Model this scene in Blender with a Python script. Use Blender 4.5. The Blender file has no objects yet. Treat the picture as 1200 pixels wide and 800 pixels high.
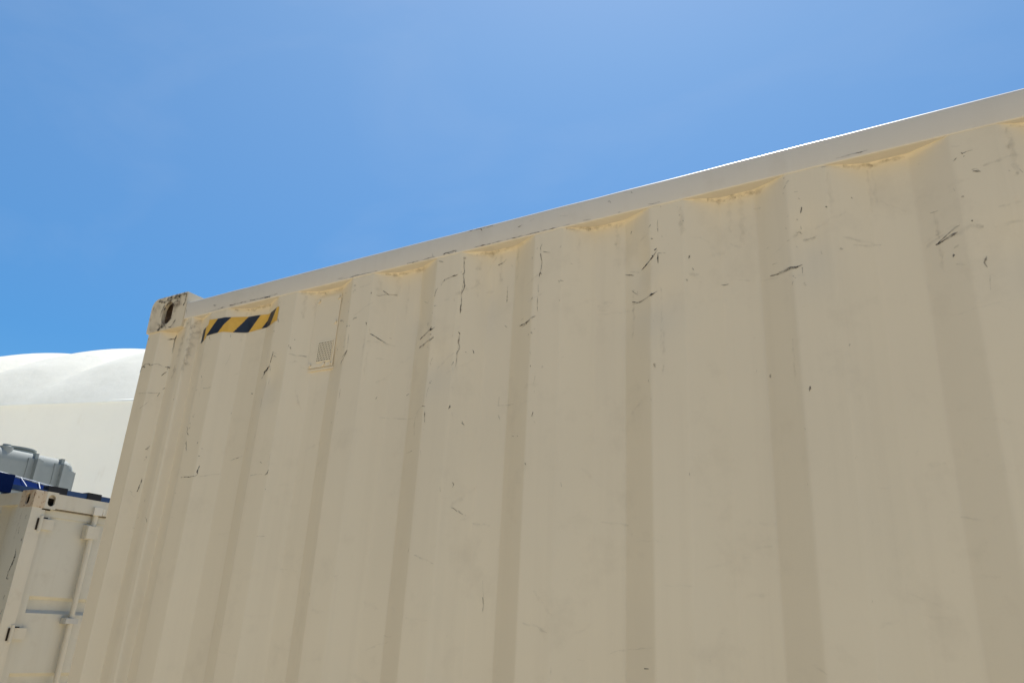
import bpy, bmesh, math, random
import numpy as np
from mathutils import Vector, Matrix
random.seed(7)
S = bpy.context.scene
COL = S.collection
R = math.radians

# ------------------------------------------------------------------ camera
CAM_Y, EYE = -1.345, 1.70
cd = bpy.data.cameras.new('camera'); cam = bpy.data.objects.new('camera', cd); COL.objects.link(cam)
cd.sensor_fit = 'HORIZONTAL'; cd.sensor_width = 36.0; cd.lens = 27.0
cd.clip_start = 0.05; cd.clip_end = 4000
cam.matrix_world = Matrix(((0.85545812, 0.13975114, 0.49865923, 0.0),
                           (0.51516467, -0.32797438, -0.79185742, CAM_Y),
                           (0.05288448, 0.93429247, -0.3525632, EYE),
                           (0, 0, 0, 1)))
S.camera = cam

# ------------------------------------------------------------------ sky and sun
SUN_EL, SUN_AZ = R(68), R(-23)           # azimuth from +Y, clockwise positive
w = bpy.data.worlds.new('World'); S.world = w; w.use_nodes = True
nt = w.node_tree
bg = nt.nodes['Background']
sky = nt.nodes.new('ShaderNodeTexSky'); sky.sky_type = 'NISHITA'; sky.sun_disc = False
sky.sun_elevation = SUN_EL; sky.sun_rotation = SUN_AZ
sky.altitude = 0; sky.air_density = 1.25; sky.dust_density = 0.5; sky.ozone_density = 5.0
# deep clear-day blue that darkens towards the horizon (by elevation only)
tc = nt.nodes.new('ShaderNodeTexCoord'); sx = nt.nodes.new('ShaderNodeSeparateXYZ'); nt.links.new(tc.outputs['Generated'], sx.inputs[0])
rp = nt.nodes.new('ShaderNodeValToRGB'); el = rp.color_ramp.elements
el[0].position, el[0].color = .0, (.33, .62, .84, 1)
el[1].position, el[1].color = 1.0, (1, 1, 1, 1)
e = el.new(.29); e.color = (.33, .66, .87, 1)
e = el.new(.66); e.color = (.74, .93, .98, 1)
nt.links.new(sx.outputs['Z'], rp.inputs[0])
mu = nt.nodes.new('ShaderNodeMix'); mu.data_type = 'RGBA'; mu.blend_type = 'MULTIPLY'; mu.inputs[0].default_value = 1
nt.links.new(sky.outputs[0], mu.inputs[6]); nt.links.new(rp.outputs[0], mu.inputs[7]); 
# a trace of thin cirrus
mp = nt.nodes.new('ShaderNodeMapping'); mp.inputs['Scale'].default_value = (1.2, 3.4, 5.0); mp.inputs['Rotation'].default_value = (.3, .2, .7)
nz = nt.nodes.new('ShaderNodeTexNoise'); nz.inputs['Scale'].default_value = 1.5; nz.inputs['Detail'].default_value = 7; nz.inputs['Roughness'].default_value = .55; nz.inputs['Distortion'].default_value = .4
cr = nt.nodes.new('ShaderNodeValToRGB'); cr.color_ramp.elements[0].position = .5; cr.color_ramp.elements[1].position = .85; cr.color_ramp.elements[1].color = (.08, .08, .08, 1)
nt.links.new(tc.outputs['Generated'], mp.inputs[0]); nt.links.new(mp.outputs[0], nz.inputs['Vector']); nt.links.new(nz.outputs['Fac'], cr.inputs[0])
cm = nt.nodes.new('ShaderNodeMix'); cm.data_type = 'RGBA'; nt.links.new(cr.outputs[0], cm.inputs[0]); nt.links.new(mu.outputs[2], cm.inputs[6]); cm.inputs[7].default_value = (5.2, 5.6, 6.2, 1)
nt.links.new(cm.outputs[2], bg.inputs[0])
bg.inputs[1].default_value = 0.0995
ld = bpy.data.lights.new('sun', 'SUN'); ld.energy = 5.0; ld.angle = R(0.55); ld.color = (1, .95, .87)
sun = bpy.data.objects.new('sun', ld); COL.objects.link(sun)
sv = Vector((math.sin(SUN_AZ)*math.cos(SUN_EL), math.cos(SUN_AZ)*math.cos(SUN_EL), math.sin(SUN_EL)))
sun.rotation_euler = sv.to_track_quat('Z', 'Y').to_euler(); sun.location = sv*60
S.view_settings.view_transform = 'Standard'; S.view_settings.look = 'None'
S.view_settings.exposure = 0.45; S.view_settings.gamma = 1; S.view_settings.use_curve_mapping = False
S.cycles.max_bounces = 8; S.cycles.diffuse_bounces = 6

# ------------------------------------------------------------------ helpers
def tag(o, label=None, cat=None, group=None, kind=None):
    if label: o['label'] = label
    if cat: o['category'] = cat
    if group: o['group'] = group
    if kind: o['kind'] = kind
    return o
def empty(name, loc, label, cat, group=None):
    o = bpy.data.objects.new(name, None); COL.objects.link(o); o.location = loc
    return tag(o, label, cat, group)
def link(name, bm, mat, parent=None, smooth=False, bevel=0):
    if bevel:
        es = [e for e in bm.edges if len(e.link_faces) == 2 and e.calc_face_angle(0) > .6]
        bmesh.ops.bevel(bm, geom=es, offset=bevel, segments=2, profile=.6, affect='EDGES', clamp_overlap=True)
    me = bpy.data.meshes.new(name); bm.to_mesh(me); bm.free()
    if smooth:
        me.polygons.foreach_set('use_smooth', [True]*len(me.polygons))
        me.set_sharp_from_angle(angle=R(38))
    for m in (mat if isinstance(mat, (list, tuple)) else [mat]): me.materials.append(m)
    o = bpy.data.objects.new(name, me); COL.objects.link(o)
    if parent:
        o.parent = parent
        p = parent; off = Vector((0, 0, 0))
        while p: off += p.location; p = p.parent
        me.transform(Matrix.Translation(-off))
    return o
def box(bm, x0, x1, y0, y1, z0, z1, mi=0):
    v = [bm.verts.new((x, y, z)) for x in (x0, x1) for y in (y0, y1) for z in (z0, z1)]
    for f in ((0,1,3,2),(4,6,7,5),(0,4,5,1),(2,3,7,6),(0,2,6,4),(1,5,7,3)):
        bm.faces.new([v[i] for i in f]).material_index = mi
    return v
def bx(*a):
    bm = bmesh.new()
    for t in a: box(bm, *t)
    return bm
def tube(bm, p0, p1, r, n=14):
    p0, p1 = Vector(p0), Vector(p1); d = (p1-p0); q = d.to_track_quat('Z', 'Y').to_matrix()
    a = [[bm.verts.new(p + q @ Vector((r*math.cos(2*math.pi*i/n), r*math.sin(2*math.pi*i/n), 0))) for i in range(n)] for p in (p0, p1)]
    for i in range(n): bm.faces.new((a[0][i], a[0][(i+1)%n], a[1][(i+1)%n], a[1][i]))
    bm.faces.new(a[0][::-1]); bm.faces.new(a[1])

# ------------------------------------------------------------------ materials
class N:
    def __init__(s, name):
        s.m = bpy.data.materials.new(name); s.m.use_nodes = True; s.t = s.m.node_tree
        s.b = s.t.nodes['Principled BSDF']; s.out = s.t.nodes['Material Output']; s.co = None
    def n(s, typ, **k):
        o = s.t.nodes.new(typ)
        for a, v in k.items():
            if a.startswith('i_'): o.inputs[a[2:].replace('_', ' ')].default_value = v
            else: setattr(o, a, v)
        return o
    def l(s, a, b): s.t.links.new(a, b)
    def coord(s, scale=(1, 1, 1), rot=(0, 0, 0)):
        if not s.co: s.co = s.n('ShaderNodeTexCoord')
        mp = s.n('ShaderNodeMapping'); mp.inputs['Scale'].default_value = scale; mp.inputs['Rotation'].default_value = rot
        s.l(s.co.outputs['Object'], mp.inputs[0]); return mp.outputs[0]
    def noise(s, sc, detail=6, rough=.6, scale=(1, 1, 1), dist=0):
        o = s.n('ShaderNodeTexNoise'); o.inputs['Scale'].default_value = sc; o.inputs['Detail'].default_value = detail
        o.inputs['Roughness'].default_value = rough; o.inputs['Distortion'].default_value = dist
        s.l(s.coord(scale), o.inputs['Vector']); return o.outputs['Fac']
    def ramp(s, fac, a, b, ca=(0, 0, 0, 1), cb=(1, 1, 1, 1)):
        o = s.n('ShaderNodeValToRGB'); e = o.color_ramp.elements
        e[0].position, e[1].position = a, b; e[0].color, e[1].color = ca, cb
        s.l(fac, o.inputs[0]); return o.outputs[0]
    def mix(s, fac, a, b):
        o = s.n('ShaderNodeMix', data_type='RGBA')
        for v, i in ((fac, 0), (a, 6), (b, 7)):
            if hasattr(v, 'links'): s.l(v, o.inputs[i])
            elif i == 0: o.inputs[i].default_value = v
            else: o.inputs[i].default_value = (*v, 1) if len(v) == 3 else v
        return o.outputs[2]
    def math(s, op, a, b=None):
        o = s.n('ShaderNodeMath', operation=op)
        for v, i in ((a, 0), (b, 1)):
            if v is None: continue
            if hasattr(v, 'links'): s.l(v, o.inputs[i])
            else: o.inputs[i].default_value = v
        return o.outputs[0]
    def bump(s, h, st, dist=.01):
        o = s.n('ShaderNodeBump'); o.inputs['Strength'].default_value = st; o.inputs['Distance'].default_value = dist
        s.l(h, o.inputs['Height']); s.l(o.outputs[0], s.b.inputs['Normal'])
    def base(s, c, rough=.5, spec=.35, metal=0):
        if hasattr(c, 'links'): s.l(c, s.b.inputs['Base Color'])
        else: s.b.inputs['Base Color'].default_value = (*c, 1)
        s.b.inputs['Roughness'].default_value = rough; s.b.inputs['Specular IOR Level'].default_value = spec
        s.b.inputs['Metallic'].default_value = metal
        return s.m

def paint(name, c, dirt=(.33, .27, .19), rust=0.0, grime=.35, rough=.5, spec=.35):
    n = N(name)
    big = n.noise(1.6, 3, .5); mid = n.noise(9, 6, .65); streak = n.noise(3.0, 5, .6, (9, 9, .35)); fine = n.noise(70, 4, .7); grain = n.noise(260, 3, .8)
    col = n.mix(n.ramp(big, .3, .7), tuple(v*.95 for v in c), tuple(min(1, v*1.03) for v in c))
    col = n.mix(n.math('MULTIPLY', n.ramp(streak, .5, .78), .09*grime/.35), col, dirt)
    col = n.mix(n.math('MULTIPLY', n.ramp(mid, .55, .8), .22*grime/.35), col, dirt)
    col = n.mix(n.math('MULTIPLY', n.ramp(fine, .66, .76), .10), col, (.2, .17, .13))
    col = n.mix(n.math('MULTIPLY', n.ramp(grain, .35, .7), .10), col, tuple(min(1, v*1.12) for v in c))
    if rust:
        rs = n.noise(26, 7, .72)
        col = n.mix(n.math('MULTIPLY', n.ramp(rs, .72-rust*.25, .78-rust*.25), .9), col, (.16, .06, .025))
    n.bump(n.math('ADD', n.noise(6, 3, .5), n.math('MULTIPLY', n.noise(140, 3, .6), .06)), .25, .004)
    return n.base(col, rough, spec)

CREAM = (.662, .584, .438)
M_wall = paint('cream_wall_paint', CREAM, rough=.38, spec=.5)
M_rail = paint('cream_rail_paint', (.595, .555, .48), grime=.35, rough=.4, spec=.5)
M_cast = paint('cream_casting_paint', (.62, .55, .42), rust=.28, grime=.7)
M_rustcast = paint('rusty_casting_paint', (.54, .45, .33), dirt=(.32, .16, .08), rust=.62, grime=1.9, rough=.7)
M_cream2 = paint('neighbour_cream_paint', (.57, .535, .44), rust=.10, grime=.5)
M_door = paint('neighbour_door_paint', (.54, .52, .44), rust=.04, grime=.4)
M_steel = paint('galvanised_grey', (.46, .46, .43), rust=.1, grime=.6, rough=.4)
M_vent = paint('vent_plastic', (.64, .61, .53), grime=.3)
M_grille = paint('grille_cream_plastic', (.72, .64, .48), grime=.2)
def plain(name, c, rough=.5, spec=.3, sc=30, var=.12):
    n = N(name); f = n.noise(sc, 5, .6)
    return n.base(n.mix(f, tuple(v*(1-var) for v in c), tuple(v*(1+var) for v in c)), rough, spec)
M_hole = plain('dark_cavity', (.03, .024, .018), .9, .1)
M_cavity = plain('rusty_cavity', (.20, .14, .095), .9, .1, var=.5)
M_blue = plain('blue_paint', (.022, .05, .125), .5)
M_navy = plain('dark_blue_cells', (.006, .015, .07), .8, 0.0)
M_white = plain('white_line', (.72, .74, .76), .5)
M_black = plain('black_rubber', (.014, .014, .016), .7)
M_tank = plain('grey_polyethylene', (.30, .325, .315), .7, .2, 14, .08)
M_gap = plain('grey_seam', (.20, .18, .15), .9, .1)
M_timber = plain('timber_block', (.25, .17, .09), .85)
M_roof = paint('container_roof_paint', (.66, .6, .5), grime=.6)

def tape_mat():
    n = N('hazard_tape')
    at = n.n('ShaderNodeAttribute', attribute_name='band')
    sep = n.n('ShaderNodeSeparateColor'); n.l(at.outputs['Color'], sep.inputs[0])
    st = n.math('GREATER_THAN', sep.outputs[0], .5)
    wear = n.ramp(n.noise(60, 6, .7), .62, .72)
    yl = n.mix(n.ramp(n.noise(25, 4, .6), .35, .7), (.58, .35, .055), (.70, .44, .085))
    bk = n.mix(n.ramp(n.noise(30, 4, .6), .35, .7), (.013, .018, .03), (.022, .028, .045))
    col = n.mix(st, yl, bk)
    col = n.mix(n.math('MULTIPLY', wear, .35), col, (.45, .36, .2))
    return n.base(col, .45, .4)
M_tape = tape_mat()

def mark_mat():
    n = N('scuffed_paint')
    at = n.n('ShaderNodeAttribute', attribute_name='mk'); sep = n.n('ShaderNodeSeparateColor'); n.l(at.outputs['Color'], sep.inputs[0])
    rag = n.noise(420, 3, .7); rag2 = n.noise(120, 4, .7)
    # red = strength, green = distance from the middle of the stroke, blue = kind
    edge = n.math('SUBTRACT', 1.0, sep.outputs[1])
    a = n.math('ADD', n.math('MULTIPLY', edge, 1.25), n.math('MULTIPLY', n.math('SUBTRACT', rag2, .5), 2.2))
    a = n.math('ADD', a, n.math('MULTIPLY', n.math('SUBTRACT', rag, .5), 1.2))
    a = n.ramp(a, .22, .85)
    soft = n.math('MULTIPLY', edge, n.ramp(rag2, .30, .62))
    issoft = n.math('GREATER_THAN', sep.outputs[2], .25)
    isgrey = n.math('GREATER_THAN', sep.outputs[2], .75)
    al = n.n('ShaderNodeMix', data_type='FLOAT'); n.l(issoft, al.inputs[0]); n.l(a, al.inputs[2]); n.l(soft, al.inputs[3])
    alpha = n.math('MULTIPLY', al.outputs[0], sep.outputs[0])
    isb = n.math('MULTIPLY', n.math('GREATER_THAN', sep.outputs[2], .25), n.math('LESS_THAN', sep.outputs[2], .75))
    col = n.mix(isb, (.045, .042, .042), (.15, .105, .07))
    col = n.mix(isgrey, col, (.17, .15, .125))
    n.l(alpha, n.b.inputs['Alpha'])
    return n.base(col, .8, .1)
M_mark = mark_mat()

def ground_mat():
    n = N('yard_ground')
    g = n.mix(n.ramp(n.noise(.5, 8, .65), .35, .7), (.56, .455, .295), (.69, .565, .375))
    g = n.mix(n.math('MULTIPLY', n.ramp(n.noise(30, 5, .7), .55, .7), .4), g, (.3, .24, .16))
    n.bump(n.noise(18, 8, .7), .5, .03)
    return n.base(g, .9, .1)
M_ground = ground_mat()

def fabric_mat(name, c0, c1, tf):
    n = N(name)
    c = n.mix(n.ramp(n.noise(.7, 6, .6), .35, .75), c0, c1)
    c = n.mix(n.math('MULTIPLY', n.ramp(n.noise(2.4, 7, .7, (1, 1, .4)), .58, .8), .3), c, (.55, .52, .46))
    n.base(c, .6, .2)
    tr = n.n('ShaderNodeBsdfTranslucent'); n.l(c, tr.inputs[0])
    mx = n.n('ShaderNodeMixShader'); mx.inputs[0].default_value = tf
    n.l(n.b.outputs[0], mx.inputs[1]); n.l(tr.outputs[0], mx.inputs[2]); n.l(mx.outputs[0], n.out.inputs[0])
    n.bump(n.noise(1.8, 4, .55, (1, 1, .6)), .5, .06)
    return n.m
M_fabric = fabric_mat('white_roof_fabric', (.79, .80, .75), (.72, .73, .67), .32)
M_curtain = fabric_mat('white_curtain_fabric', (.90, .93, .94), (.85, .88, .90), .70)

# ------------------------------------------------------------------ ground
def ground_z(x, y):
    t = min(1, max(0, (-x-2.4)/3.0)); return -.14*t*t*(3-2*t)
bm = bmesh.new()
xs = [-600, -200, -80, -40, -20, -12] + [-9+.5*i for i in range(37)] + [12, 20, 40, 80, 200, 600]
ys = [-600, -200, -80, -40, -20, -10, -6, -3, 0, 3, 6, 10, 20, 40, 80, 200, 600]
gv = [[bm.verts.new((x, y, ground_z(x, y))) for y in ys] for x in xs]
for i in range(len(xs)-1):
    for j in range(len(ys)-1): bm.faces.new((gv[i][j], gv[i+1][j], gv[i+1][j+1], gv[i][j+1]))
tag(link('ground', bm, M_ground, smooth=True), kind='structure')

# ------------------------------------------------------------------ the big cream container
X0, X1 = -2.235, 3.823                     # left post edge, right post edge
ZT, ZR1, ZR0, ZB = 2.648, 2.614, 2.554, .06   # casting top, rail top, rail underside, container bottom
W = 2.438
cont = empty('shipping_container', (X0, 0, ZB), 'large cream shipping container with scuffed corrugated side and striped hazard tape at its corner', 'shipping container')

def profile():
    p = [(-2.3, 0), (-2.165, 0), (-2.122, .030), (-2.034, 0), (-2.012, 0), (-1.996, .024), (-1.927, 0), (-1.857, 0), (-1.787, .031), (-1.704, .031), (-1.6345, 0)]
    x = -1.6345
    while x < 3.4:
        p += [(x+.072, 0), (x+.140, .031), (x+.210, .031), (x+.278, 0)]; x += .278
    return p + [(4.1, 0)]
_p = profile(); _gx = np.arange(-2.3, 4.1, .001); _g = np.interp(_gx, [a for a, b in _p], [b for a, b in _p])
def _bx(a, n): return np.convolve(np.pad(a, n//2, mode='edge'), np.ones(n)/n, 'valid')
_gs = _bx(_bx(_g, 5), 3)
def depth(x): return float(np.interp(x, _gx, _gs))
rnd = np.random.RandomState(3)
_wv = [(rnd.uniform(2, 9), rnd.uniform(1.5, 7), rnd.uniform(0, 6.3), rnd.uniform(.3, 1)) for _ in range(14)]
def wob(x, z): return sum(a*math.sin(f*x*1.3+p+g*z+1.7*math.sin(g*x+p)) for f, g, p, a in _wv)/6
DENTS = [(-.545, 2.42, .030, .05, .008), (-1.14, 2.41, .03, .05, .006), (-1.05, 2.27, .045, .05, .005), (-.21, 2.40, .035, .06, .007), (-.93, 2.43, .03, .06, .006), (.12, 2.31, .06, .06, .006), (-1.62, 2.30, .04, .05, .006), (-1.39, 2.33, .04, .05, .005), (-.52, 2.33, .07, .05, .006)]
def surf(x, z):                            # world y of the panel face
    xx = x + .0022*wob(x*1.1, z)*min(1, max(0, (ZR0-z)/.15))
    d = depth(xx)
    t = max(0, 1-(ZR0-z)/.010)
    d = d - .15*min(d, .030)*t*t
    e = d + .0011*wob(x*.8+3, z*1.4)
    for a, b, sx, sz, h in DENTS:
        q = ((x-a)/sx)**2+((z-b)/sz)**2
        if q < 8: e += h*math.exp(-q)
    return e
def grid_x(a, b):
    out = []; x = a
    while x < b:
        out.append(x); x += .0035 if x < .45 else .016
    return out + [b]
PX = grid_x(-2.167, X1-.13)
SX = .0035
PZ = [ZB+.16, .6, 1.0, 1.3] + list(np.arange(1.42, 2.50, .02)) + list(np.arange(2.50, ZR0-.001, .004)) + [ZR0+.003]
bm = bmesh.new()
lay = bm.loops.layers.float_color.new('mk')
vv = [[bm.verts.new((x, surf(x, z), z)) for x in PX] for z in PZ]
for j in range(len(PZ)-1):
    for i in range(len(PX)-1): bm.faces.new((vv[j][i], vv[j][i+1], vv[j+1][i+1], vv[j+1][i]))
# scuffs, scratches and chips of the paint: stroke centre line on the panel (metres), width, strength, kind
MARKS = [
 ([(-2.2237,2.3993),(-2.219,2.4158),(-2.2063,2.4259)],0.0035,0.9,0),
 ([(-2.219,2.4158),(-2.212,2.4191),(-2.1988,2.4142)],0.0066,0.9,0),
 ([(-2.2059,2.4247),(-2.1896,2.4247),(-2.177,2.4167)],0.0045,0.9,0),
 ([(-2.1766,2.4156),(-2.1539,2.4225),(-2.1394,2.4154)],0.0039,0.85,0),
 ([(-2.1321,2.4129),(-2.1263,2.4144),(-2.1107,2.409)],0.0084,0.9,0),
 ([(-2.1286,2.4163),(-2.1257,2.4061)],0.004,0.8,0),
 ([(-2.1364,2.3841),(-2.1325,2.3918),(-2.1268,2.3986)],0.0056,0.95,0),
 ([(-2.2036,2.3287),(-2.1755,2.3266),(-2.1552,2.3273),(-2.1433,2.3274),(-2.1325,2.3294)],0.0029,0.7,0),
 ([(-2.1355,2.3168),(-2.1328,2.3263),(-2.1313,2.3315)],0.0032,0.8,0),
 ([(-2.1272,2.3402),(-2.1237,2.3435),(-2.1177,2.3449)],0.0065,0.6,0),
 ([(-2.1816,2.2771),(-2.1631,2.2868),(-2.1539,2.3018)],0.0025,0.45,0),
 ([(-2.1414,2.5029),(-2.1305,2.5061),(-2.1202,2.5119)],0.0028,0.8,0),
 ([(-2.1202,2.5217),(-2.1231,2.5122),(-2.1243,2.4991),(-2.124,2.4873)],0.0054,0.9,0),
 ([(-2.124,2.4873),(-2.1236,2.4711),(-2.1227,2.4572)],0.0032,0.7,0),
 ([(-2.2255,2.5142),(-2.2163,2.5095)],0.0062,0.9,0),
 ([(-1.893,2.3098),(-1.8714,2.3083),(-1.8532,2.3106)],0.0024,0.5,0),
 ([(-2.0126,2.3689),(-2.0102,2.3896),(-2.0084,2.426),(-2.0067,2.4629),(-2.0064,2.4944)],0.007,0.35,1),
 ([(-1.9153,2.1741),(-1.927,2.1835),(-1.9242,2.1936),(-1.9361,2.2001)],0.0027,0.8,0),
 ([(-1.9085,2.2347),(-1.9099,2.2253),(-1.9172,2.2308)],0.0026,0.5,0),
 ([(-1.9209,2.1559),(-1.915,2.1416),(-1.9127,2.1299)],0.0025,0.6,0),
 ([(-2.1301,2.152),(-2.1353,2.1526),(-2.1284,2.162),(-2.1267,2.1655)],0.0032,0.8,0),
 ([(-2.2264,2.1943),(-2.2216,2.1989)],0.005,0.7,0),
 ([(-1.8503,2.1307),(-1.845,2.1304)],0.0031,0.6,0),
 ([(-2.1544,2.5552),(-2.1786,2.5377),(-2.1955,2.5392)],0.0044,0.5,1),
 ([(-2.1314,2.1529),(-2.1286,2.159),(-2.1268,2.166)],0.0035,0.8,0),
 ([(-2.1366,2.1515),(-2.1314,2.1529)],0.0022,0.6,0),
 ([(-2.1317,2.1286),(-2.1292,2.1317),(-2.129,2.1259)],0.0042,0.8,0),
 ([(-2.1241,2.1292),(-2.1235,2.135)],0.0021,0.5,0),
 ([(-2.1331,2.1188),(-2.1309,2.1238)],0.0026,0.5,0),
 ([(-2.1339,2.0258),(-2.1316,2.034),(-2.1311,2.0435),(-2.1297,2.053),(-2.1289,2.0654)],0.0048,1,0),
 ([(-2.1339,2.0258),(-2.1323,2.0292)],0.0062,1,0),
 ([(-2.1508,2.0268),(-2.1449,2.0236),(-2.1461,2.0178),(-2.1388,2.0109),(-2.1345,2.0164)],0.0022,0.4,0),
 ([(-2.0768,1.9932),(-2.0729,2.0002)],0.0031,0.6,0),
 ([(-2.0969,2.0256),(-2.09,2.0286)],0.0027,0.5,0),
 ([(-2.1111,1.9494),(-2.0997,1.9503)],0.0031,0.7,0),
 ([(-2.0357,1.9474),(-2.0263,1.9399),(-2.022,1.9319)],0.0032,0.85,0),
 ([(-2.128,1.9232),(-2.1099,1.9211)],0.0024,0.55,0),
 ([(-1.9102,2.0513),(-1.9065,2.0529)],0.0036,0.9,0),
 ([(-1.9086,2.0531),(-1.8773,2.0523),(-1.8527,2.0532),(-1.8464,2.0604)],0.0025,0.8,0),
 ([(-1.8464,2.0604),(-1.8491,2.0657),(-1.8481,2.0737),(-1.8463,2.0827)],0.0037,0.9,0),
 ([(-1.8517,2.0701),(-1.8477,2.072)],0.0062,0.95,0),
 ([(-1.855,2.1094),(-1.8496,2.1086)],0.0038,0.8,0),
 ([(-1.8513,2.1312),(-1.8459,2.1304)],0.0029,0.6,0),
 ([(-1.9229,2.1533),(-1.915,2.1416),(-1.9155,2.1343)],0.0023,0.6,0),
 ([(-1.7553,2.0967),(-1.7306,2.1013),(-1.7094,2.1061)],0.0024,0.45,0),
 ([(-1.8438,2.0517),(-1.8108,2.0589),(-1.785,2.0622)],0.0022,0.25,0),
 ([(-1.5977,2.0761),(-1.5897,2.0731)],0.0028,0.7,0),
 ([(-1.5714,2.0413),(-1.5639,2.0442),(-1.5611,2.0541)],0.0033,0.85,0),
 ([(-1.6261,2.0421),(-1.6056,2.0448),(-1.5814,2.0435)],0.002,0.4,0),
 ([(-1.5637,1.8889),(-1.5559,1.8884),(-1.5449,1.8889)],0.0023,0.65,0),
 ([(-1.5641,2.0949),(-1.5636,2.0824),(-1.5624,2.0615)],0.0018,0.3,0),
 ([(-1.9165,1.9425),(-1.9129,1.9441)],0.0023,0.5,0),
 ([(-1.8484,1.9868),(-1.8445,1.9844)],0.0028,0.3,2),
 ([(-1.6685,2.3183),(-1.6573,2.3265),(-1.6414,2.3353),(-1.6289,2.3448)],0.0075,1,0),
 ([(-1.6603,2.3329),(-1.6377,2.338),(-1.6284,2.3429)],0.0062,1,0),
 ([(-1.6284,2.3429),(-1.6253,2.3564),(-1.6238,2.3711),(-1.6182,2.3797)],0.0026,0.8,0),
 ([(-1.6239,2.3823),(-1.618,2.3843)],0.003,0.6,0),
 ([(-1.6233,2.3692),(-1.6123,2.3704),(-1.6037,2.3655)],0.0021,0.5,0),
 ([(-1.6241,2.2927),(-1.6208,2.3106)],0.0022,0.35,2),
 ([(-1.5602,2.37),(-1.5484,2.3683),(-1.5356,2.3648),(-1.5107,2.3633)],0.0029,0.35,0),
 ([(-1.5552,2.3471),(-1.5414,2.3482),(-1.5331,2.3474)],0.0034,0.3,2),
 ([(-1.3685,2.3176),(-1.3578,2.3259),(-1.3484,2.3382),(-1.3438,2.3498)],0.0036,0.9,0),
 ([(-1.3642,2.3224),(-1.3534,2.3294)],0.0055,0.7,0),
 ([(-1.3469,2.2491),(-1.3476,2.2349),(-1.3475,2.2223)],0.0021,0.5,0),
 ([(-1.3466,2.1809),(-1.3437,2.1888)],0.002,0.4,0),
 ([(-1.5505,2.411),(-1.5487,2.4101)],0.0032,0.7,0),
 ([(-1.3979,2.3684),(-1.4029,2.3654)],0.0031,0.6,0),
 ([(-1.3448,2.3939),(-1.3435,2.3672),(-1.3449,2.3499)],0.0019,0.4,0),
 ([(-1.3444,2.4179),(-1.3474,2.4157)],0.004,0.6,0),
 ([(-1.7977,2.35),(-1.7889,2.3511)],0.0023,0.4,0),
 ([(-1.3994,2.5574),(-1.3652,2.5581),(-1.3259,2.5587),(-1.2709,2.5586)],0.0023,0.55,0),
 ([(-1.3266,2.5216),(-1.3092,2.5238),(-1.292,2.526)],0.0027,0.4,2),
 ([(-1.2714,2.4918),(-1.2634,2.49),(-1.2552,2.4927),(-1.2446,2.4945),(-1.2328,2.4927),(-1.2204,2.4918)],0.0027,0.6,0),
 ([(-1.2564,2.5036),(-1.2468,2.4972),(-1.2404,2.4918)],0.003,0.55,0),
 ([(-1.2758,2.3852),(-1.2629,2.3783),(-1.2483,2.369),(-1.2353,2.3605)],0.0028,0.85,0),
 ([(-1.2804,2.3643),(-1.2576,2.3637),(-1.2267,2.3571),(-1.2089,2.3501)],0.0021,0.3,2),
 ([(-1.2284,2.3743),(-1.2229,2.3718)],0.0023,0.5,0),
 ([(-1.2782,2.3991),(-1.2744,2.3861)],0.0023,0.35,2),
 ([(-1.1268,2.3526),(-1.1171,2.3571),(-1.0912,2.3613),(-1.0661,2.3676)],0.0041,0.8,0),
 ([(-1.1239,2.3534),(-1.1154,2.3557)],0.0072,0.95,0),
 ([(-1.1242,2.3301),(-1.1114,2.3337),(-1.0868,2.336),(-1.0667,2.3431)],0.006,0.6,0),
 ([(-1.075,2.3411),(-1.0665,2.3496)],0.0026,0.4,0),
 ([(-1.0751,2.4494),(-1.0749,2.4605),(-1.0684,2.4721),(-1.0563,2.4851),(-1.0416,2.4917),(-1.0154,2.495),(-0.9982,2.5042)],0.0028,0.8,0),
 ([(-1.0602,2.4765),(-1.0543,2.4848),(-1.0482,2.4904)],0.0043,0.7,0),
 ([(-1.0246,2.4926),(-1.0109,2.4966)],0.0038,0.5,0),
 ([(-1.0747,2.424),(-1.0651,2.4239)],0.0032,0.4,0),
 ([(-1.1256,2.4545),(-1.1054,2.4428),(-1.0951,2.4519)],0.0022,0.3,0),
 ([(-1.1731,2.5556),(-1.1545,2.5553),(-1.1295,2.5581),(-1.1069,2.5586),(-1.0877,2.5598)],0.0024,0.8,0),
 ([(-1.1445,2.5568),(-1.1374,2.5571)],0.004,0.7,0),
 ([(-1.0949,2.5712),(-1.0917,2.5607),(-1.0875,2.558)],0.003,0.7,0),
 ([(-1.06,2.5582),(-1.0498,2.5621),(-1.0362,2.5618),(-1.0228,2.5623)],0.0043,0.9,0),
 ([(-1.0507,2.5614),(-1.0406,2.5574),(-1.0308,2.5562)],0.0038,0.8,0),
 ([(-1.0218,2.5621),(-1.0234,2.558)],0.0048,0.9,0),
 ([(-1.0006,2.5386),(-0.9948,2.5377)],0.0051,0.8,0),
 ([(-0.9989,2.5343),(-0.9984,2.5171),(-0.9954,2.5042),(-0.9978,2.4872),(-0.9921,2.4661),(-0.9984,2.4451),(-0.9973,2.4202),(-0.998,2.3996),(-0.9982,2.393)],0.0025,0.6,0),
 ([(-0.9935,2.4661),(-0.9936,2.4577)],0.0046,0.6,0),
 ([(-0.9985,2.4078),(-0.9977,2.3955)],0.004,0.6,0),
 ([(-0.9968,2.3388),(-0.998,2.3228),(-0.9928,2.307),(-0.9981,2.2951),(-0.9984,2.2715),(-0.999,2.2606)],0.0022,0.6,0),
 ([(-0.9943,2.3388),(-0.9984,2.3188)],0.0033,0.5,0),
 ([(-0.9969,2.3077),(-0.9941,2.3062)],0.0034,0.6,0),
 ([(-0.9797,2.2969),(-0.9776,2.2961)],0.0025,0.7,0),
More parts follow.
